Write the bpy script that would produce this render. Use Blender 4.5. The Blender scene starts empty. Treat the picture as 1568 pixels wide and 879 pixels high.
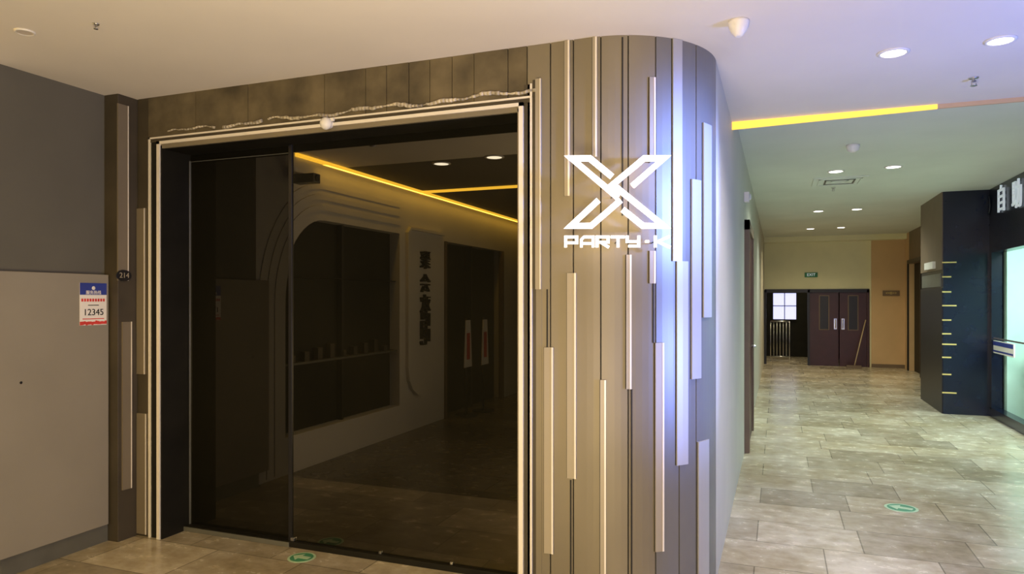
import bpy, bmesh, math, random
from mathutils import Vector, Matrix
random.seed(4)
# ---------------------------------------------------------------- survey
A=math.radians(20.9); CA,SA=math.cos(A),math.sin(A); F=1068.0; HC=1.55
def onY(u,v,Y):
    k=(u-784)/F; d=Y/(k*SA+CA); return (d*(k*CA-SA), HC+(458-v)/F*d)
def onX(u,v,X):
    k=(u-784)/F; d=X/(k*CA-SA); return (d*(k*SA+CA), HC+(458-v)/F*d)
def onZ(u,v,Z):
    d=(Z-HC)*F/(458-v); k=(u-784)/F; return (d*(k*CA-SA), d*(k*SA+CA))
GY=3.60
def mX(u,v,X):
    y,z=onX(u,v,X); return (2*GY-y,z)
H=2.86; HC2=3.0
# ---------------------------------------------------------------- materials
def newmat(name):
    m=bpy.data.materials.new(name); m.use_nodes=True
    nt=m.node_tree; return m,nt,nt.nodes['Principled BSDF']
def mat(name,col,rough=.5,metal=0.,var=.12,scale=6.,bump=0.,stretch=None,spec=None,dark=None,coat=0):
    m,nt,b=newmat(name); N=nt.nodes; L=nt.links
    tc=N.new('ShaderNodeTexCoord'); mp=N.new('ShaderNodeMapping'); L.new(tc.outputs['Object'],mp.inputs[0])
    if stretch: mp.inputs['Scale'].default_value=stretch
    nz=N.new('ShaderNodeTexNoise'); nz.inputs['Scale'].default_value=scale; nz.inputs['Detail'].default_value=6
    L.new(mp.outputs[0],nz.inputs['Vector'])
    r=N.new('ShaderNodeValToRGB'); r.color_ramp.elements[0].position=.3; r.color_ramp.elements[1].position=.7
    c0=dark or tuple(c*(1-var) for c in col); c1=tuple(min(1,c*(1+var)) for c in col)
    r.color_ramp.elements[0].color=(*c0,1); r.color_ramp.elements[1].color=(*c1,1)
    L.new(nz.outputs[0],r.inputs[0]); L.new(r.outputs[0],b.inputs['Base Color'])
    b.inputs['Roughness'].default_value=rough; b.inputs['Metallic'].default_value=metal
    if spec is not None: b.inputs['Specular IOR Level'].default_value=spec
    if coat: b.inputs['Coat Weight'].default_value=coat
    if bump:
        bp=N.new('ShaderNodeBump'); bp.inputs['Strength'].default_value=bump; bp.inputs['Distance'].default_value=.01
        L.new(nz.outputs[0],bp.inputs['Height']); L.new(bp.outputs[0],b.inputs['Normal'])
    return m
def emis(name,col,s):
    m,nt,b=newmat(name); b.inputs['Base Color'].default_value=(*col,1)
    b.inputs['Emission Color'].default_value=(*col,1); b.inputs['Emission Strength'].default_value=s
    return m
def darkglass(name,fac,tint=(1,.92,.75)):
    m=bpy.data.materials.new(name); m.use_nodes=True; nt=m.node_tree; N=nt.nodes; L=nt.links
    N.remove(N['Principled BSDF']); o=N['Material Output']
    d=N.new('ShaderNodeBsdfDiffuse'); 
    tc=N.new('ShaderNodeTexCoord'); nz=N.new('ShaderNodeTexNoise'); nz.inputs['Scale'].default_value=2
    L.new(tc.outputs['Object'],nz.inputs['Vector'])
    r=N.new('ShaderNodeValToRGB'); r.color_ramp.elements[0].color=(.004,.004,.003,1); r.color_ramp.elements[1].color=(.009,.008,.005,1)
    L.new(nz.outputs[0],r.inputs[0]); L.new(r.outputs[0],d.inputs[0])
    g=N.new('ShaderNodeBsdfGlossy'); g.inputs['Roughness'].default_value=.006; g.inputs[0].default_value=(*tint,1)
    mx=N.new('ShaderNodeMixShader'); mx.inputs[0].default_value=fac
    L.new(d.outputs[0],mx.inputs[1]); L.new(g.outputs[0],mx.inputs[2]); L.new(mx.outputs[0],o.inputs[0]); return m
def floor_mat(name='stone_paver_floor',g=1.0):
    m,nt,b=newmat(name); N=nt.nodes; L=nt.links
    tc=N.new('ShaderNodeTexCoord'); mp=N.new('ShaderNodeMapping'); L.new(tc.outputs['Object'],mp.inputs[0])
    mp.inputs['Location'].default_value=(.13,.22,0)
    br=N.new('ShaderNodeTexBrick'); br.inputs['Scale'].default_value=1; br.inputs['Brick Width'].default_value=.62
    br.inputs['Row Height'].default_value=.45; br.inputs['Mortar Size'].default_value=.004; br.offset=.37; br.squash=1.4; br.squash_frequency=3
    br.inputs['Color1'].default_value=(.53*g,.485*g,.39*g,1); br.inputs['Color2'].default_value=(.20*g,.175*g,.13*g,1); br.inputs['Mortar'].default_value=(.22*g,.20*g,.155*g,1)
    br.inputs['Bias'].default_value=-.4
    L.new(mp.outputs[0],br.inputs['Vector'])
    def layer(sc,a,c,p0,p1,rot=0,st=(1,1,1)):
        q=N.new('ShaderNodeMapping'); q.inputs['Scale'].default_value=st; L.new(tc.outputs['Object'],q.inputs[0])
        n1=N.new('ShaderNodeTexNoise'); n1.inputs['Scale'].default_value=sc; n1.inputs['Detail'].default_value=10; n1.inputs['Roughness'].default_value=.62
        L.new(q.outputs[0],n1.inputs['Vector'])
        r=N.new('ShaderNodeValToRGB'); r.color_ramp.elements[0].position=p0; r.color_ramp.elements[1].position=p1
        r.color_ramp.elements[0].color=(*a,1); r.color_ramp.elements[1].color=(*c,1)
        L.new(n1.outputs[0],r.inputs[0]); return n1,r
    n1,r=layer(7,(.76,.73,.67),(1.12,1.12,1.10),.34,.64,st=(1,1.3,1))
    n2,r2=layer(1.3,(.80,.75,.64),(1.12,1.12,1.14),.38,.62)
    mx=N.new('ShaderNodeMixRGB'); mx.blend_type='MULTIPLY'; mx.inputs[0].default_value=1
    L.new(br.outputs[0],mx.inputs[1]); L.new(r.outputs[0],mx.inputs[2])
    mx2=N.new('ShaderNodeMixRGB'); mx2.blend_type='MULTIPLY'; mx2.inputs[0].default_value=1
    L.new(mx.outputs[0],mx2.inputs[1]); L.new(r2.outputs[0],mx2.inputs[2]); L.new(mx2.outputs[0],b.inputs['Base Color'])
    rr=N.new('ShaderNodeMapRange'); rr.inputs['To Min'].default_value=.14; rr.inputs['To Max'].default_value=.36
    L.new(n1.outputs[0],rr.inputs[0]); L.new(rr.outputs[0],b.inputs['Roughness'])
    bp=N.new('ShaderNodeBump'); bp.inputs['Strength'].default_value=.15; bp.inputs['Distance'].default_value=.004
    L.new(br.outputs['Fac'],bp.inputs['Height']); bp.invert=True; L.new(bp.outputs[0],b.inputs['Normal'])
    return m
M={}
M['floor']=floor_mat(); M['floorD']=floor_mat('stone_paver_floor_dimmed',.28)  # second floor: same pavers, dim reflected shade put into the colour
M['ceil']=mat('painted_ceiling',(.78,.73,.65),.9,var=.03,scale=1.5)
M['ceilD']=mat('hall_ceiling_dimmed',(.14,.12,.09),.9,var=.05,scale=1.5)  # dimness of the rear ceiling is put into this darker colour
M['ceil2']=mat('corridor_ceiling_paint',(.70,.74,.68),.9,var=.05,scale=1.2)
M['grey']=mat('grey_wall_paint',(.115,.110,.092),.7,var=.06,scale=3,bump=.05)
M['panel']=mat('light_grey_panel',(.27,.245,.20),.6,var=.05,scale=2)
M['base']=mat('grey_metal_baseboard',(.15,.15,.13),.4,metal=.3)
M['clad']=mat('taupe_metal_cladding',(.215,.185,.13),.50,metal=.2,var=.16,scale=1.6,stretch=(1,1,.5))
M['cladLit']=mat('taupe_cladding_blue_lit',(.19,.183,.17),.40,metal=.25,var=.12,scale=1.6,stretch=(1,1,.5))  # same cladding on the right, greyed so the blue light shows
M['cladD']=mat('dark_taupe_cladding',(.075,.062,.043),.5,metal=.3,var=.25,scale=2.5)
M['band']=mat('stained_brown_panel',(.11,.088,.052),.65,var=.5,scale=5,bump=.2)
M['seam']=mat('black_seam',(.02,.018,.015),.8)
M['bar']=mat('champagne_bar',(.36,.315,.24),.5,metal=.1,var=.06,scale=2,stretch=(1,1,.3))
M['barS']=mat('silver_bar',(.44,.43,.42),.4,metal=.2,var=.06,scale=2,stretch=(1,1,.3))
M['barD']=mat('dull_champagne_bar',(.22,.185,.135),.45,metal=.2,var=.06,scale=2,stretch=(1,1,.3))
M['edge']=mat('pale_edge_trim',(.78,.73,.65),.4,var=.03)
M['white']=mat('white_plastic',(.82,.80,.76),.4,var=.02)
M['foam']=mat('torn_foam_caulk',(.45,.40,.31),.9,var=.5,scale=22,bump=.6)
M['jamb']=mat('black_jamb',(.012,.011,.008),.5,var=.2,spec=.2)
M['glassR']=darkglass('tinted_mirror_glass',.09)
M['glassL']=darkglass('tinted_mirror_glass_left',.03)
M['cream']=mat('cream_corridor_wall',(.56,.54,.46),.6,var=.04,scale=2)
M['creamE']=mat('cream_end_wall',(.80,.78,.52),.7,var=.05,scale=2)
M['tan']=mat('tan_end_wall',(.62,.43,.24),.7,var=.06,scale=2)
M['brown']=mat('brown_wall',(.17,.12,.08),.5,var=.1,scale=3)
M['rwhite']=mat('white_feature_wall',(.72,.70,.64),.75,var=.04,scale=2)
M['navy']=mat('navy_black_gloss',(.005,.009,.024),.25,var=.2)
M['black']=mat('black_paint',(.008,.008,.010),.4)
M['mar']=mat('maroon_door',(.045,.012,.015),.4,var=.15)
M['chrome']=mat('brushed_steel',(.6,.6,.6),.3,metal=1,var=.05)
M['mint']=mat('mint_store_wall',(.50,.75,.66),.7,var=.04)
M['red']=mat('red_print',(.65,.05,.04),.6)
M['blue']=mat('blue_print',(.03,.05,.30),.6)
M['paper']=mat('white_paper',(.85,.82,.78),.7,var=.03)
M['green']=mat('green_print',(.05,.24,.12),.6)
M['fsign']=mat('floor_sticker_pale',(.40,.55,.36),.5)
M['yel']=mat('gold_mark',(.75,.6,.2),.5)
M['off']=mat('unlit_lamp_lens',(.65,.58,.5),.4)
M['wood']=mat('broom_wood',(.5,.4,.25),.5)
M['led']=emis('yellow_led_strip',(1,.60,.07),1.2)
M['ledR']=emis('yellow_led_cove',(1,.58,.05),9)
M['lamp']=emis('downlight_lens',(1,.93,.80),10)
M['signw']=emis('white_lit_letter',(1,1,1),2.0)
M['halo']=emis('warm_halo_led',(1,.70,.20),2.6)
M['day']=emis('daylight_window',(.60,.62,1),1.2)
M['lit']=emis('white_sign_letter',(.8,.9,1),.3)
# ---------------------------------------------------------------- builders
class B:
    def __init__(s): s.bm=bmesh.new(); s.m=[]
    def mi(s,k):
        if k not in s.m: s.m.append(k)
        return s.m.index(k)
    def solid(s,bot,top,k,smooth=False):
        i=s.mi(k); a=[s.bm.verts.new(p) for p in bot]; b=[s.bm.verts.new(p) for p in top]; n=len(a); fs=[]
        fs.append(s.bm.faces.new(a[::-1])); fs.append(s.bm.faces.new(b))
        for j in range(n):
            f=s.bm.faces.new([a[j],a[(j+1)%n],b[(j+1)%n],b[j]]); f.smooth=smooth; fs.append(f)
        for f in fs: f.material_index=i
    def box(s,x0,x1,y0,y1,z0,z1,k):
        p=[(x0,y0),(x1,y0),(x1,y1),(x0,y1)]
        s.solid([(x,y,z0) for x,y in p],[(x,y,z1) for x,y in p],k); return s
    def cyl(s,c,r,h,k,axis='Z',n=32,r2=None):
        r2=r if r2 is None else r2; P=[]
        for rr,hh in((r,0),(r2,h)):
            q=[]
            for j in range(n):
                t=2*math.pi*j/n; a,b=rr*math.cos(t),rr*math.sin(t)
                q.append({'Z':(c[0]+a,c[1]+b,c[2]+hh),'Y':(c[0]+a,c[1]+hh,c[2]+b),'X':(c[0]+hh,c[1]+a,c[2]+b)}[axis])
            P.append(q)
        s.solid(P[0],P[1],k,True); return s
    def lathe(s,c,prof,k,axis='Z',n=32,sgn=1):
        i=s.mi(k); rings=[]
        for r,h in prof:
            q=[]
            for j in range(n):
                t=2*math.pi*j/n; a,b=r*math.cos(t),r*math.sin(t); h2=h*sgn
                q.append(s.bm.verts.new({'Z':(c[0]+a,c[1]+b,c[2]+h2),'Y':(c[0]+a,c[1]+h2,c[2]+b),'X':(c[0]+h2,c[1]+a,c[2]+b)}[axis]))
            rings.append(q)
        for a,b in zip(rings,rings[1:]):
            for j in range(n):
                f=s.bm.faces.new([a[j],a[(j+1)%n],b[(j+1)%n],b[j]]); f.smooth=True; f.material_index=i
        for q in(rings[0],rings[-1]):
            f=s.bm.faces.new(q); f.material_index=i
        return s
    def rod(s,p,q,r,k,n=12):
        p=Vector(p);q=Vector(q);d=(q-p).normalized(); u=d.orthogonal().normalized(); w=d.cross(u)
        f=lambda c:[tuple(c+r*(math.cos(2*math.pi*j/n)*u+math.sin(2*math.pi*j/n)*w)) for j in range(n)]
        s.solid(f(p),f(q),k,True); return s
    def done(s,name,parent=None,bevel=0,loc=None,rotz=0):
        bmesh.ops.recalc_face_normals(s.bm,faces=s.bm.faces)
        me=bpy.data.meshes.new(name); s.bm.to_mesh(me); s.bm.free()
        for k in s.m: me.materials.append(M[k])
        o=bpy.data.objects.new(name,me); bpy.context.collection.objects.link(o)
        if loc: o.location=loc
        o.rotation_euler[2]=rotz
        if parent: o.parent=parent
        if bevel:
            b=o.modifiers.new('bevel','BEVEL'); b.width=bevel; b.segments=2; b.limit_method='ANGLE'
        return o
def empty(name,loc=(0,0,0),rotz=0):
    e=bpy.data.objects.new(name,None); bpy.context.collection.objects.link(e); e.location=loc; e.rotation_euler[2]=rotz; e.empty_display_size=.1; return e
def text(name,body,loc,rot,size,k,parent=None,ext=.001,sx=1):
    c=bpy.data.curves.new(name,'FONT'); c.body=body; c.size=size; c.extrude=ext; c.align_x='CENTER'; c.align_y='CENTER'
    c.materials.append(M[k]); o=bpy.data.objects.new(name,c); bpy.context.collection.objects.link(o)
    o.location=loc; o.rotation_euler=[math.radians(a) for a in rot]; o.scale=(sx,1,1)
    if parent: o.parent=parent
    return o
def miter(pts,w):
    n=len(pts); Lf=[];Rt=[]
    for i,p in enumerate(pts):
        p=Vector(p); d0=(p-Vector(pts[i-1])).normalized() if i>0 else None; d1=(Vector(pts[i+1])-p).normalized() if i<n-1 else None
        if d0 is None:d0=d1
        if d1 is None:d1=d0
        n0=Vector((-d0.y,d0.x)); n1=Vector((-d1.y,d1.x)); m=(n0+n1)
        m=m.normalized() if m.length>1e-4 else n0
        l=w/2/max(.38,m.dot(n0)); Lf.append(p+m*l); Rt.append(p-m*l)
    return Lf,Rt
# ---------------------------------------------------------------- shell
B().box(-4.3,6,2.2,20.5,-.1,0,'floor').done('floor')
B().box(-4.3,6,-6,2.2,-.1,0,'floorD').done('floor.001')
B().box(-4.3,6,1.3,5.42,H,H+.15,'ceil').done('ceiling')
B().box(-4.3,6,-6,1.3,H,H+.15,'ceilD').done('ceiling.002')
B().box(-.5,6,5.47,20.5,HC2,HC2+.1,'ceil2').box(-.5,6,5.42,5.47,H,HC2+.1,'ceil2').done('ceiling.001')
B().box(-4.25,-4.05,2.6,3.6,0,H,'grey').done('wall_left')
b=B(); b.box(-4.05,-4.0,2.5,3.245,.112,1.705,'panel')
b.lathe((-4.0,onX(32,586,-4)[0],onX(32,586,-4)[1]),[(.008,0),(.008,.003),(.005,.0035)],'black','X',16)
b.done('wall_access_panel',bevel=.003)
B().box(-4.05,-4.02,2.6,3.26,0,.105,'base').done('baseboard_left')
XL,XR=-3.925,-1.219
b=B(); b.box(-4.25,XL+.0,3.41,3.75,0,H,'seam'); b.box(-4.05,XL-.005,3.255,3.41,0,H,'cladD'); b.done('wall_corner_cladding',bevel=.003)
b=B(); b.box(XL,-3.73,3.41,3.75,0,H,'seam'); b.box(-3.73,-1.1,3.41,3.75,2.57,H,'seam'); b.done('wall_front')
# ------------------------------------------------ cladding profile on the right
R=.58; S1=.40; S2=S1+R*math.pi/2
def prof(s,o=0):
    if s<S1: return (-1.3+s,3.4-o)
    if s<S2:
        t=(s-S1)/R; return (-.9+(R+o)*math.sin(t),3.98-(R+o)*math.cos(t))
    return (-.32+o,3.98+s-S2)
def pu(p): return 784+F*(p[0]*CA+p[1]*SA)/(-p[0]*SA+p[1]*CA)
def sofu(u,o=0):
    a,c=-.4,S2+3
    for _ in range(40):
        m=(a+c)/2
        if pu(prof(m,o))<u:a=m
        else:c=m
    return (a+c)/2
def zat(s,v,o=0):
    x,y=prof(s,o); d=-x*SA+y*CA; return HC+(458-v)/F*d
def strip(b,s0,s1,o0,o1,z0,z1,k):
    n=max(1,int((s1-s0)/.03)) if s1>S1 else 1
    ss=[s0+(s1-s0)*i/n for i in range(n+1)]
    for i in range(n):
        q=[prof(ss[i],o1),prof(ss[i+1],o1),prof(ss[i+1],o0),prof(ss[i],o0)]
        b.solid([(x,y,z0) for x,y in q],[(x,y,z1) for x,y in q],k)
b=B(); strip(b,.085,S2,-.3,-.012,0,H,'seam'); b.done('wall_column')
seams=[818,843,878,920,962,1004,1040,1066,1091]
b=B(); ss=[sofu(u) for u in seams]; ss[-1]=S2-.003; ss[0]=.085
for i,(a,c) in enumerate(zip(ss,ss[1:])): strip(b,a+.0035,c-.0035,-.012,0,0,H,'cladLit' if i>=5 else 'clad')
b.done('trim_1')
bars=[(833,847,532,848),(864,872,66,300),(868,882,418,733),(907,914,60,240),(919,928,582,990),
 (959,967,390,596),(995,1004,118,240),(995,1004,384,434),(1004,1017,525,845),(1031,1045,66,400),(1037,1054,400,712),
 (1060,1074,275,580),(1070,1086,675,990),(1078,1090,190,486)]
b=B()
for (u0,u1,v0,v1) in bars:
    s0=sofu(u0,.01);s1=sofu(u1,.01); sm=(s0+s1)/2
    z1=min(H-.002,zat(sm,v0,.01)); z0=max(0,zat(sm,v1,.01))
    if v0<70: z1=H-.002
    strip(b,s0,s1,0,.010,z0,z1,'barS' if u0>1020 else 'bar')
    if u0<1020: strip(b,s1-.009,s1,.010,.012,z0,z1,'edge')
    strip(b,s0-.004,s0,0,.002,z0,z1,'seam')
b.done('trim_2')
b=B()
for u,v0,v1 in [(953,57,330),(874,735,990),(967,596,990),(838,443,532),(1000,434,525)]:
    s=sofu(u); strip(b,s-.004,s+.004,0,.003,max(0,zat(s,v1)),min(H,zat(s,v0)),'seam')
b.done('trim_3')
b=B()
for u0,u1,v0,v1 in [(180,196,158,430),(187,201,493,747)]:
    y0,z1=onX(u0,v0,-3.925); y1,z0=onX(u1,v1,-3.925); z1=min(z1,H-.001)
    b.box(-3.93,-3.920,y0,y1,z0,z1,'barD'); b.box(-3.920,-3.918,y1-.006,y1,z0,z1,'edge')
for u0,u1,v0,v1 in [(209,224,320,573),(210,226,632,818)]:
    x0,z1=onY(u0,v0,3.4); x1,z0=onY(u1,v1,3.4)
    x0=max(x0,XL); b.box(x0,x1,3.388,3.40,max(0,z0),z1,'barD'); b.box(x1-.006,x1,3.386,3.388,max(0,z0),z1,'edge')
b.done('trim_4')
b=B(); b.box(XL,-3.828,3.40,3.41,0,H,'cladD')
us=[(222,0),(300,0),(380,0),(497,0),(560,0),(592,0),(626,0),(658,0),(692,0),(726,0),(778,0),(822,0)]
xs=[-3.835]+[onY(u,130,3.4)[0] for u,_ in us[1:-1]]+[-1.215]
for a,c in zip(xs,xs[1:]): b.box(a+.002,c-.002,3.398+random.uniform(0,.004),3.412,2.567,H,'band')
b.done('trim_5')
rb=B(); n=110; x0,x1=onY(258,200,3.4)[0],onY(822,140,3.4)[0]; prev=None
for i in range(n+1):
    t=i/n; x=x0+(x1-x0)*t; z=2.624+.008*math.sin(t*23)+.006*math.sin(t*57+1)+random.uniform(-.003,.003)
    r=.003+.006*abs(math.sin(t*31+2))+random.uniform(0,.003)
    if t<.14: r*=.6
    if prev and not(.16<t<.19 or .3<t<.32): rb.rod((prev[0],3.394,prev[1]),(x,3.394,z),r,'foam',8)
    prev=(x,z)
rb.done('torn_foam_seal')
# ------------------------------------------------ door frame
b=B()
b.box(-3.748,-3.724,3.385,3.41,0,2.567,'edge'); b.box(-3.724,-3.712,3.395,3.41,0,2.54,'jamb')
b.box(-3.824,-3.812,3.39,3.41,0,2.598,'edge'); b.box(-3.812,-3.748,3.402,3.41,0,2.59,'jamb')
b.box(-1.256,-1.232,3.385,3.41,0,2.567,'edge'); b.box(-1.266,-1.256,3.395,3.41,0,2.54,'barD')
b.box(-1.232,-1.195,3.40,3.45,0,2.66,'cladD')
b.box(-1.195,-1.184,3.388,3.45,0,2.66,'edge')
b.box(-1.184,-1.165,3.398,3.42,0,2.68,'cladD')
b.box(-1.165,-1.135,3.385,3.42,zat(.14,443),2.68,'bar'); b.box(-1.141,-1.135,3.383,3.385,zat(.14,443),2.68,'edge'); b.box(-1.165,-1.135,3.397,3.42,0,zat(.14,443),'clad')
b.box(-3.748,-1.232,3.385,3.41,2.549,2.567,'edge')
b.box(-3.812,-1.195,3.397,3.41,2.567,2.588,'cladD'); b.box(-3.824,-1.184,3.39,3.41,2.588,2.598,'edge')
b.box(-3.720,-1.256,3.395,3.41,2.522,2.549,'clad')
b.done('door_frame')
b=B(); b.box(-3.73,-3.712,3.41,3.68,0,2.52,'jamb'); b.box(-1.266,-1.1,3.41,3.68,0,2.52,'jamb'); b.box(-3.73,-1.1,3.41,3.75,2.52,2.57,'jamb')
b.done('door_jamb')
e=empty('door_1')
XM=onY(447,500,3.6)[0]
B().box(-3.705,XM+.02,3.625,3.64,.035,2.52,'glassL').done('glass_panel_left',e)
B().box(XM,-1.10,GY,3.612,.035,2.52,'glassR').done('glass_panel_right',e)
b=B(); b.box(XM-.02,XM+.006,3.59,3.66,.0,2.52,'black'); b.box(-3.708,-3.703,3.612,3.64,.03,2.48,'base'); b.box(-3.70,XM-.02,3.615,3.625,2.472,2.476,'base')
b.box(-3.712,-1.10,3.575,3.68,0,.034,'jamb'); b.box(-3.712,XM,3.568,3.575,0,.03,'base')
b.box(XM+.0,XM+.025,3.585,3.6,.035,.055,'chrome')
for u in(583,692): 
    x=onY(u,860,3.6)[0]; b.box(x-.008,x+.008,3.588,3.6,.035,.05,'chrome')
b.done('door_stiles_and_track',e,bevel=.002)
x,z=onY(500,188,3.36); b=B(); b.cyl((x,3.37,z),.026,.028,'white','Y'); b.lathe((x,3.37,z-.005),[(.031,0),(.036,.012),(.034,.026),(.026,.039),(.013,.046),(.003,.048)],'white','Y',24,-1); b.box(x-.045,x+.045,3.36,3.374,z+.008,z+.025,'white')
b.done('motion_sensor')
y,z=onX(190,422,-3.91); e=empty('room_number_plate',(-3.917,y,z))
b=B(); pts=[(.055*math.cos(t*math.pi/16),.036*math.sin(t*math.pi/16)) for t in range(32)]
b.solid([(0,p,q) for p,q in pts],[(.008,p,q) for p,q in pts],'black'); b.box(-.012,0,-.02,.02,-.01,.01,'brown'); b.done('oval_plate',e,bevel=.002)
text('digits','214',(.010,0,0),(90,0,90),.048,'bar',e)
y0,z1=onX(122,433,-3.998); y1,z0=onX(163,497,-3.998); ym=(y0+y1)/2; w=y1-y0; h=z1-z0; zm=(z0+z1)/2
e=empty('wall_notice',(-3.999,ym,zm))
b=B(); b.box(0,.002,-w/2,w/2,-h/2,h/2,'paper'); b.box(.002,.003,-w/2,w/2,h*.22,h/2,'blue')
for i in range(14):
    a=-w/2+w*i/14; b.box(.002,.003,a,a+w/14,-h/2+random.uniform(0,.006),-h*.43+random.uniform(0,.01),'red')
b.lathe((.003,0,h*.38),[(.012,0),(.012,.001),(.006,.001)],'paper','X',16)
for i in range(9): b.box(.002,.003,-w/2+.01+i*w*.1,-w/2+.01+i*w*.1+w*.07,h*.06,h*.13,'red')
b.box(.002,.003,-w*.2,w*.2,-.01,-.004,'base'); b.box(.002,.003,-w*.4,w*.4,-h*.36,-h*.34,'red'); b.done('paper_sheet',e)
text('digits','12345',(.004,0,-h*.2),(90,0,90),.056,'black',e)
text('heading','服务热线',(.004,0,h*.27),(90,0,90),.026,'paper',e)
# ------------------------------------------------ lit sign
cu,cv,D=945,308,3.375
k=(cu-784)/F; e=empty('halo_lit_logo_sign',(D*(k*CA-SA),D*(k*SA+CA),HC+(458-cv)/F*D),A); sc=D/F
def strokes(b,paths,w,y0,y1,kk,grow=0):
    for p in paths:
        q=[((x-cu)*sc,(cv-y)*sc) for x,y in p]; Lf,Rt=miter(q,(w+grow)*sc)
        for i in range(len(q)-1):
            c=[Rt[i],Rt[i+1],Lf[i+1],Lf[i]]; b.solid([(v.x,y0,v.y) for v in c],[(v.x,y1,v.y) for v in c],kk)
logo=[[(937,271),(903,243),(875,243),(946,303)],
      [(916,307),(874,346),(905,346),(950,307)],
      [(968,285),(1016,243),(986,243),(938,283),(1016,346),(984,346),(953,321)]]
lets=[[(866,379),(866,363),(883,363),(883,372),(868,372)],[(890,379),(890,367),(894,363),(908,363),(908,379)],[(892,373),(906,373)],
 [(914,379),(914,363),(931,363),(931,371),(916,371)],[(921,372),(932,379)],[(935,363),(956,363)],[(946,365),(946,379)],
 [(960,361),(960,370),(976,370)],[(978,361),(978,377),(962,377)],[(988,370),(993,370)],[(1003,361),(1003,379)],[(1025,362),(1007,370),(1026,379)]]
b=B(); strokes(b,logo,9,-.012,0,'signw'); strokes(b,lets,4.0,-.012,0,'signw'); b.done('letter_faces',e)
b=B(); strokes(b,logo,6,.003,.008,'halo'); strokes(b,lets,2.2,.003,.008,'halo'); b.done('halo_leds',e)
b=B()
for (x,y) in [(940,299),(890,243),(1000,243),(890,346),(1000,346),(866,370),(1003,370),(946,370)]:
    b.rod(((x-cu)*sc,0,(cv-y)*sc),((x-cu)*sc,.11,(cv-y)*sc),.003,'black')
b.done('standoff_pins',e)
# ------------------------------------------------ ceiling fittings
def downlight(x,y,z,r=.065,on=True,pw=14,col=(1,.9,.75)):
    b=B(); b.lathe((x,y,z),[(r*1.3,0),(r*1.3,.006),(r*1.05,.010),(r,.004)],'white','Z',32,-1)
    b.cyl((x,y,z-.007),r,.004,'lamp' if on else 'off'); b.done('recessed_downlight')
    if on and pw:
        l=bpy.data.lights.new('downlight_beam','SPOT'); l.energy=pw; l.color=col; l.spot_size=math.radians(150); l.spot_blend=1; l.shadow_soft_size=.05
        o=bpy.data.objects.new('downlight_beam',l); bpy.context.collection.objects.link(o); o.location=(x,y,z-.03)
x,y=onZ(1368,80,H); downlight(x,y,H,.06,True,100,(1,.88,.88))
x,y=onZ(1532,61,H); downlight(x,y,H,.055,True,95,(1,.93,.92))
x,y=onZ(38,48,H); downlight(x,y,H,.035,False)
for u,v in [(1280,262),(1368,255),(1253,323),(1312,320),(1241,350),(1288,348),(1233,366),(1272,366)]:
    x,y=onZ(u,v,HC2); downlight(x,y,HC2,.07,True,165 if v<300 else 105,(.90,1,.88) if v<330 else (1,.84,.52))
for u,v in [(676,250),(757,240)]:
    x,y=onZ(u,v,H); downlight(x,2*GY-y,H,.07,True,3)
x,y=onZ(1131,32,H); b=B(); b.lathe((x,y,H),[(.048,0),(.048,.012),(.044,.03),(.036,.05),(.02,.07),(.012,.075)],'white','Z',32,-1); b.done('smoke_detector')
def sprinkler(x,y,z,s=1):
    b=B(); b.lathe((x,y,z),[(.03*s,0),(.028*s,.006),(.01*s,.008),(.008*s,.03*s)],'chrome','Z',20,-1)
    b.rod((x-.012*s,y,z-.02*s),(x-.012*s,y,z-.05*s),.003*s,'chrome'); b.rod((x+.012*s,y,z-.02*s),(x+.012*s,y,z-.05*s),.003*s,'chrome')
    b.box(x-.012*s,x+.012*s,y-.003,y+.003,z-.033*s,z-.027*s,'chrome'); b.cyl((x,y,z-.054*s),.02*s,.004,'chrome'); b.done('fire_sprinkler')
for u,v,z,s in [(1491,119,H,.9),(147,36,H,.5),(1276,287,HC2,.9)]:
    x,y=onZ(u,v,z); sprinkler(x,y,z,s)
x,y=onZ(1306,222,HC2); b=B(); b.lathe((x,y,HC2),[(.06,0),(.058,.02),(.05,.05),(.02,.07)],'white','Z',24,-1); b.done('smoke_detector')
x,y=onZ(1285,277,HC2); b=B(); b.box(x-.3,x+.3,y-.3,y+.3,HC2-.012,HC2,'ceil2')
for i in range(3):
    r=.24-.07*i; 
    for q in((x-r,x+r,y-r,y-r+.02),(x-r,x+r,y+r-.02,y+r),(x-r,x-r+.02,y-r,y+r),(x+r-.02,x+r,y-r,y+r)): b.box(*q,HC2-.018,HC2-.012,'base' if i==1 else 'ceil2')
b.done('ceiling_air_diffuser')
xa,xb=-.32,1.0
b=B(); Y=5.40
b.solid([(xa,Y,H),(xb,Y,H),(xb,Y+.02,H),(xa,Y+.02,H)],[(xa,Y,H-.055),(xb,Y,H-.028),(xb,Y+.02,H-.028),(xa,Y+.02,H-.055)],'led')
b.box(xb,4,Y,Y+.02,H-.028,H,'tan'); b.done('linear_led_strip')
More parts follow.
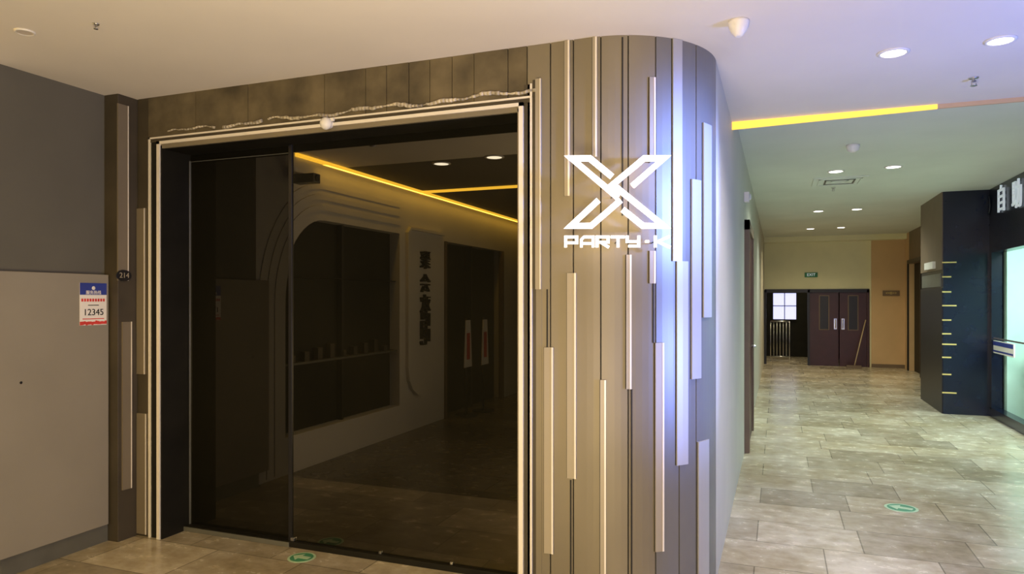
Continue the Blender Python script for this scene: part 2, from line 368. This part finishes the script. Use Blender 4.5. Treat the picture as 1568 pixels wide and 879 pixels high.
# ------------------------------------------------ corridor
b=B(); b.box(-.5,-.32,3.98,17.75,0,HC2,'cream'); b.done('wall_corridor_left')
ya=onX(1143,500,-.30)[0]; yb=onX(1150,500,-.30)[0]; zt=2.25
b=B(); b.box(-.32,-.27,ya,ya+.12,0,zt+.1,'brown'); b.box(-.32,-.27,yb,yb+.1,0,zt+.1,'brown'); b.box(-.32,-.27,ya,yb+.1,zt,zt+.1,'brown'); b.box(-.32,-.29,ya+.12,yb,0,zt,'mar'); b.cyl((-.29,yb-.1,1.0),.02,.05,'chrome','X'); b.done('door_2')
yy,zz=onX(1141,302,-.31); b=B(); b.box(-.32,-.27,yy-.03,yy+.06,zz-.05,zz+.05,'white'); b.lathe((-.27,yy,zz),[(.03,0),(.03,.01),(.015,.02)],'white','X',20); b.done('wall_emergency_lamp',bevel=.004)
YE=17.74
xd0,zt=onY(1240,444,YE); xd1,_=onY(1331,444,YE); xo0,_=onY(1171,444,YE); xr=onY(1385,400,YE)[0]; xc=onY(1334,400,YE)[0]
b=B(); b.box(-.5,xo0,YE,YE+.2,0,HC2,'creamE'); b.box(xo0,xd1,YE,YE+.2,zt,HC2,'creamE'); b.box(xd1,xc,YE,YE+.2,0,HC2,'creamE'); b.box(xc,3.2,YE-.04,YE+.2,0,HC2,'tan'); b.done('wall_corridor_end')
b=B(); b.box(xo0,xd1,YE-.04,YE+.02,zt-.06,zt+.02,'black'); b.box(xo0-.02,xo0+.04,YE-.04,YE+.02,0,zt,'black'); b.box(xd0-.05,xd0,YE-.04,YE+.02,0,zt,'black'); b.box(xd1-.05,xd1,YE-.04,YE+.02,0,zt,'mar'); b.done('trim_6')
b=B(); b.box(-.32,xr,YE-.3,YE,HC2-.12,HC2,'creamE'); b.done('ceiling_beam')
e=empty('door_3'); xm=(xd0+xd1)/2
for i,(a,c) in enumerate([(xd0,xm-.01),(xm+.01,xd1-.05)]):
    b=B(); b.box(a,c,YE,YE+.05,0,zt-.06,'mar'); m=(a+c)/2
    b.box(m-.09,m+.09,YE-.01,YE+.01,.85,1.62,'black'); b.box(m-.11,m+.11,YE-.006,YE,.83,1.64,'brown'); b.done('door_leaf_%d'%(i+1),e,bevel=.004)
b=B(); b.box(xm-.11,xm-.05,YE-.02,YE,.85,1.1,'chrome'); b.box(xm+.05,xm+.11,YE-.02,YE,.85,1.1,'chrome'); b.rod((xm-.075,YE-.05,.88),(xm-.075,YE-.05,1.08),.012,'chrome'); b.rod((xm+.075,YE-.05,.88),(xm+.075,YE-.05,1.08),.012,'chrome')
b.done('pull_handles',e)
b=B(); b.box(-.9,-.7,YE+.2,20.4,0,HC2,'brown'); b.box(-.9,xd0+1.2,20.2,20.4,0,HC2,'jamb'); b.box(xd0+.4,xd0+.6,YE+.2,20.2,0,HC2,'jamb'); b.done('wall_landing')
w0,w1=onY(1184,449,20.2); w2,w3=onY(1219,489,20.2)
e=empty('window_1'); B().box(w0,w2,20.17,20.19,w3,w1,'day').done('pane',e)
b=B(); fw=.04
for q in((w0-fw,w0,w3-fw,w1+fw),(w2,w2+fw,w3-fw,w1+fw),(w0,w2,w1,w1+fw),(w0,w2,w3-fw,w3),((w0+w2)/2-.01,(w0+w2)/2+.01,w3,w1),(w0,w2,(w1+w3)/2,(w1+w3)/2+.02)): b.box(q[0],q[1],20.14,20.19,q[2],q[3],'jamb')
b.done('frame',e)
b=B(); r0,rz=onY(1180,492,18.6); r1,_=onY(1209,492,18.6); b.rod((r0,18.6,rz),(r1,18.6,rz),.02,'chrome'); b.rod((r0,18.6,.12),(r1,18.6,.12),.015,'chrome')
for i in range(7):
    x=r0+(r1-r0)*i/6; b.rod((x,18.6,0 if i in(0,6) else .12),(x,18.6,rz),.01,'chrome')
b.done('stair_railing')
x,z=onY(1242,421,YE); e=empty('exit_sign',(x,YE-.03,z)); B().box(-.14,.14,0,.03,-.055,.055,'green').done('lightbox',e,bevel=.004); text('label','EXIT',(0,-.002,0),(90,0,0),.09,'lit',e)
x,z=onY(1364,449,YE); e=empty('wall_sign',(x,YE-.06,z)); B().box(-.17,.17,0,.02,-.06,.06,'brown').done('board',e,bevel=.004); text('label','<<0>>',(0,-.002,0),(90,0,0),.08,'yel',e)
x0,z0=onY(1308,553,17.3); x1,z1=onY(1326,490,17.6)
b=B(); b.rod((x0,17.25,.06),(x1,17.66,z1),.012,'wood'); b.box(x0-.16,x0+.14,17.2,17.3,0.0,.07,'brown'); b.done('broom')
B().box(xc,xr,YE-.06,YE-.04,0,.08,'brown').done('baseboard_end')
XW=xr; ya=onX(1411,500,XW)[0]; yb=onX(1392,500,XW)[0]; zl=onX(1400,402,XW)[1]
b=B(); b.box(XW,XW+.2,yb,YE,0,HC2,'tan'); b.box(XW,XW+.2,ya,yb,zl,HC2,'brown'); b.box(XW,XW+.2,12.4,ya,0,HC2,'brown'); b.box(XW+.1,XW+.2,ya,yb,0,zl,'jamb'); b.done('wall_corridor_right')
b=B(); b.box(XW-.03,XW,ya-.08,ya,0,zl+.08,'black'); b.box(XW-.03,XW,yb,yb+.08,0,zl+.08,'black'); b.box(XW-.03,XW,ya,yb,zl,zl+.08,'black'); b.done('trim_7')
XP,YP=2.08,10.88
b=B(); b.box(XP,3.2,YP,12.4,0,HC2,'navy'); b.box(XP-.012,XP,YP+.02,12.4,1.95,HC2,'brown'); b.box(XP-.012,XP,YP+.1,12.3,1.72,1.90,'base')
b.box(XP-.012,XP,YP+.02,12.4,0,1.7,'black'); b.done('wall_pillar')
b=B()
for i,v in enumerate([402,424,447,468,490,511,527,547,573,601]):
    x,z=onY(1440,v,YP); L=onY(1454 if i%3 else 1462,v,YP)[0]; b.box(x+.02,L+.02,YP-.004,YP,z-.009,z+.009,'yel')
b.done('gold_wall_marks')
b=B(); b.box(XP-.05,XP-.012,11.3,11.9,1.98,2.08,'paper'); b.done('wall_sign.001')
XS=2.61; zf=onX(1512,388,XS)[1]
b=B(); b.box(XS,XS+.15,6,YP,zf,HC2,'navy'); b.box(XS,XS+.12,6,YP,0,.12,'navy'); b.box(XS,XS+.12,10.78,YP,.1,zf,'navy'); b.box(XS,XS+.1,8.2,8.3,.1,zf,'navy'); b.done('wall_storefront')
b=B(); b.box(3.9,4.0,6,YP,0,HC2,'mint'); b.box(XS+.15,3.9,10.7,10.86,0,HC2,'mint'); b.box(XS,4,5.9,6,0,HC2,'mint'); b.done('wall_store')
e=empty('store_sign')
for ch,u,v,s in [('自',1533,307,.36),('助',1557,300,.36),('唱',1590,290,.36)]:
    y,z=onX(u,v,XS-.02); text('glyph',ch,(XS-.02,y,z),(90,0,-90),s,'lit',e,.01)
y,z=onX(1512,315,XS-.01); b=B(); b.lathe((XS,y,z),[(.14,0),(.14,.02),(.12,.022)],'navy','X',32,-1); b.lathe((XS-.02,y,z),[(.1,0),(.1,.004),(.06,.004)],'base','X',3,-1); b.done('emblem',e)
b=B(); b.box(3.0,3.5,9.3,10.5,.92,.97,'paper'); b.box(3.05,3.45,9.35,10.45,0,.92,'brown'); b.done('store_counter',bevel=.01)
def chair(x,y):
    b=B(); b.box(x-.2,x+.2,y-.2,y+.2,.43,.48,'black'); b.box(x-.2,x+.2,y+.16,y+.2,.48,.95,'black')
    for i in(-.17,.17):
        for j in(-.17,.17): b.rod((x+i,y+j,0),(x+i,y+j,.43),.015,'chrome')
    b.done('store_chair',bevel=.01)
chair(2.95,9.0); 
y0,z1=onX(1522,521,XS+.03); y1,z0=onX(1542,545,XS+.03)
b=B(); b.box(XS+.02,XS+.035,y1-.3,y0,z0,z1,'paper'); b.box(XS+.015,XS+.02,y1-.28,y0-.02,z1-.06,z1-.01,'blue'); b.box(XS+.015,XS+.02,y1-.28,y0-.02,z0+.02,z0+.04,'blue'); b.box(XS+.02,XS+.03,8.3,10.78,z1+.02,z1+.04,'chrome'); b.done('window_sticker_sign')
def arrow(u,v,s,name='floor_exit_arrow_sticker',rz=0):
    x,y=onZ(u,v,0); e=empty(name,(x,y,0),rz)
    b=B(); b.cyl((0,0,0),.15*s,.002,'fsign',n=40); b.cyl((0,0,.002),.125*s,.001,'green',n=40)
    P=[(-.11,0),(-.02,.09),(-.02,.035),(.1,.035),(.1,-.035),(-.02,-.035),(-.02,-.09)]
    b.solid([(px*s,py*s,.003) for px,py in P],[(px*s,py*s,.004) for px,py in P],'fsign')
    b.done('disc',e)
arrow(1380,778,.75,rz=-.3); arrow(462,854,.55)
# ------------------------------------------------ hall behind the camera (seen mirrored in the door)
XB=-4.05
b=B(); y0,y1,zb,zt2=.2,2.23,.33,2.30
yd0,yd1=-.94,-3.0; zd=2.30
b.box(-4.25,XB,y1,2.6,0,H,'rwhite'); b.box(-4.25,XB,yd0,y0,0,H,'rwhite'); b.box(-4.25,XB,y0,y1,0,zb,'rwhite'); b.box(-4.25,XB,y0,y1,zt2,H,'rwhite')
b.box(-4.25,XB,-6,yd1,0,H,'rwhite'); b.box(-4.25,XB,yd1,yd0,zd,H,'rwhite')
pts=[(y1,zt2)]+[(y1-.62+.62*math.cos(t*math.pi/24),zt2-.8+.8*math.sin(t*math.pi/24)) for t in range(13)]
for i in range(1,13):
    tri=[pts[0],pts[i],pts[i+1]]; b.solid([(-4.25,p,q) for p,q in tri],[(XB,p,q) for p,q in tri],'rwhite')
b.done('wall_back_left')
b=B()
for i,o in enumerate([.12,.22,.32]):
    path=[(y1+o,.02)]+[(y1-.62+(.62+o)*math.cos(t*math.pi/32),zt2-.8+(.8+o)*math.sin(t*math.pi/32)) for t in range(17)]+[(y0,zt2+o)]
    Lf,Rt=miter(path,.05)
    for j in range(len(path)-1):
        c=[Rt[j],Rt[j+1],Lf[j+1],Lf[j]]; b.solid([(XB,v.x,v.y) for v in c],[(XB+.008,v.x,v.y) for v in c],'rwhite')
b.done('trim_8')
b=B(); b.box(-4.22,-4.18,y0,y1,zb,zt2,'jamb'); b.box(-4.18,-4.08,y0,y1,.95,.97,'base'); b.box(-4.18,-4.12,1.2,1.23,zb,zt2,'black'); b.box(-4.18,-4.10,y0,y1,1.75,1.76,'jamb')
for i in range(9): b.box(-4.17,-4.12,.35+i*.2,.42+i*.2,.97,.97+.06+.08*((i*7)%4)/3,'cladD')
b.done('window_2')
b=B(); b.box(-4.24,-4.2,yd1,yd0,0,zd,'jamb'); b.box(-4.2,-4.1,-1.95,-1.9,0,zd,'black'); b.box(-4.1,-4.03,yd0-.05,yd0,0,zd,'brown'); b.box(-4.1,-4.03,yd1,yd1+.05,0,zd,'brown'); b.done('door_4')
b=B(); yy0,_=mX(622,360,XB)
path=[(yd0+.05,2.38),(yy0-.06,2.38),(yy0,2.32),(yy0,.75),(yy0-.03,.6),(yy0-.10,.5),(yy0-.22,.42),(yy0-.35,.4)]
Lf,Rt=miter(path,.03)
for j in range(len(path)-1):
    c=[Rt[j],Rt[j+1],Lf[j+1],Lf[j]]; b.solid([(XB,v.x,v.y) for v in c],[(XB+.04,v.x,v.y) for v in c],'rwhite')
b.done('trim_9')
e=empty('vertical_wall_sign')
for ch,v in zip('聚会欢唱吧',(400,436,467,493,517)):
    y,z=mX(649,v,XB); text('glyph',ch,(XB+.02,y,z),(90,0,90),.24,'black',e,.02)
b=B(); b.box(XB,XB+.03,-5.9,2.05,H-.03,H,'ledR'); b.box(XB,-2.0,-.32,-.30,H-.03,H,'ledR'); b.done('cove_led_strip')
B().box(-4.3,6,-6.1,-6,0,H,'rwhite').done('wall_back')
B().box(5.9,6,-6,5.42,0,H,'cream').done('wall_right')
B().box(XS+.15,6,5.5,5.9,0,HC2,'navy').done('wall_right_return')
for u,v in [(714,637),(740,630)]:
    d=1.55*F/(v-458); k=(u-784)/F; x=d*(k*CA-SA); y=2*GY-d*(k*SA+CA)
    b=B(); b.cyl((x,y,0),.15,.02,'black'); b.rod((x,y,.02),(x,y,1.3),.015,'black')
    b.solid([(x+.02,y-.12,.65),(x+.02,y+.12,.65),(x+.03,y+.12,.65),(x+.03,y-.12,.65)],[(x+.02,y-.07,1.27),(x+.02,y+.07,1.27),(x+.03,y+.07,1.27),(x+.03,y-.07,1.27)],'paper')
    b.box(x+.03,x+.033,y-.05,y+.05,.75,1.1,'red'); b.done('sign_stand')
b=B(); b.box(-4.05,-3.98,2.1,2.2,2.62,2.72,'white'); b.rod((-3.98,2.15,2.66),(-3.88,2.15,2.64),.015,'white'); b.box(-3.96,-3.74,2.10,2.20,2.56,2.64,'base'); b.cyl((-3.74,2.15,2.60),.03,.01,'black','X'); b.done('security_camera',bevel=.005)
# ---------------------------------------------------------------- lights
def area(name,loc,tgt,size,pw,col,kind='AREA',spot=60,sy=None,spread=None):
    l=bpy.data.lights.new(name,kind); l.energy=pw; l.color=col
    if kind=='AREA':
        l.size=size
        if sy: l.shape='RECTANGLE'; l.size_y=sy
        if spread: l.spread=math.radians(spread)
    else: l.shadow_soft_size=size
    if kind=='SPOT': l.spot_size=math.radians(spot); l.spot_blend=1
    o=bpy.data.objects.new(name,l); bpy.context.collection.objects.link(o); o.location=loc
    o.rotation_euler=(Vector(tgt)-Vector(loc)).to_track_quat('-Z','Y').to_euler(); return o
area('hall_fill',(.6,-2.2,1.9),(-1.8,3.4,1.5),1.6,80,(1,.80,.50))  # added soft fill behind the camera, not a seen fitting
area('ceiling_fill',(-.6,.6,.7),(-1.8,2.7,2.9),1.0,88,(1,.78,.46))  # unseen fill added to brighten the ceiling from below
area('hall_fill.001',(-2.2,1.4,2.7),(-3.2,3.3,0),.3,80,(1,.70,.28),'SPOT',90)  # warm fill added for the front-left floor
area('cove_glow',(-3.95,-2,2.80),(-4.05,-2,1.5),7.5,38,(1,.58,.08),sy=.05)
area('blue_wash',(2.5,2.7,2.1),(-.41,3.70,2.15),.15,1900,(.20,.32,1),'SPOT',23)  # unseen blue source, kind guessed; spot aimed to tint the column
area('blue_wash.002',(2.5,2.7,1.1),(-.41,3.70,1.2),.15,650,(.25,.35,1),'SPOT',23)  # second unseen spot, added for the lower part of the column
area('blue_wash.001',(2.2,3.0,1.2),(.7,4.3,2.86),.5,62,(.14,.26,1))  # unseen blue light added to tint the ceiling
area('violet_fill',(1.9,2.2,2.6),(1.1,4.4,0),.4,80,(.82,.74,1),'SPOT',80)  # unseen fill added to tint the right-hand floor
area('store_lamp',(3.4,8.8,2.8),(3.4,9,0),1.0,110,(.80,1,.95))
area('landing_lamp',(-.2,19.2,2.6),(-.2,19,0),.4,.5,(.6,.7,1))
w=bpy.data.worlds.new('world'); bpy.context.scene.world=w; w.use_nodes=True
w.node_tree.nodes['Background'].inputs[0].default_value=(.9,.88,.8,1); w.node_tree.nodes['Background'].inputs[1].default_value=.15
# ---------------------------------------------------------------- camera
c=bpy.data.cameras.new('camera'); c.sensor_width=36; c.lens=F/1568*36; c.shift_y=18.5/1568; c.clip_start=.05
o=bpy.data.objects.new('camera',c); bpy.context.collection.objects.link(o); o.location=(0,0,HC); o.rotation_euler=(math.pi/2,0,A)
bpy.context.scene.camera=o
bpy.context.scene.view_settings.view_transform='Standard'
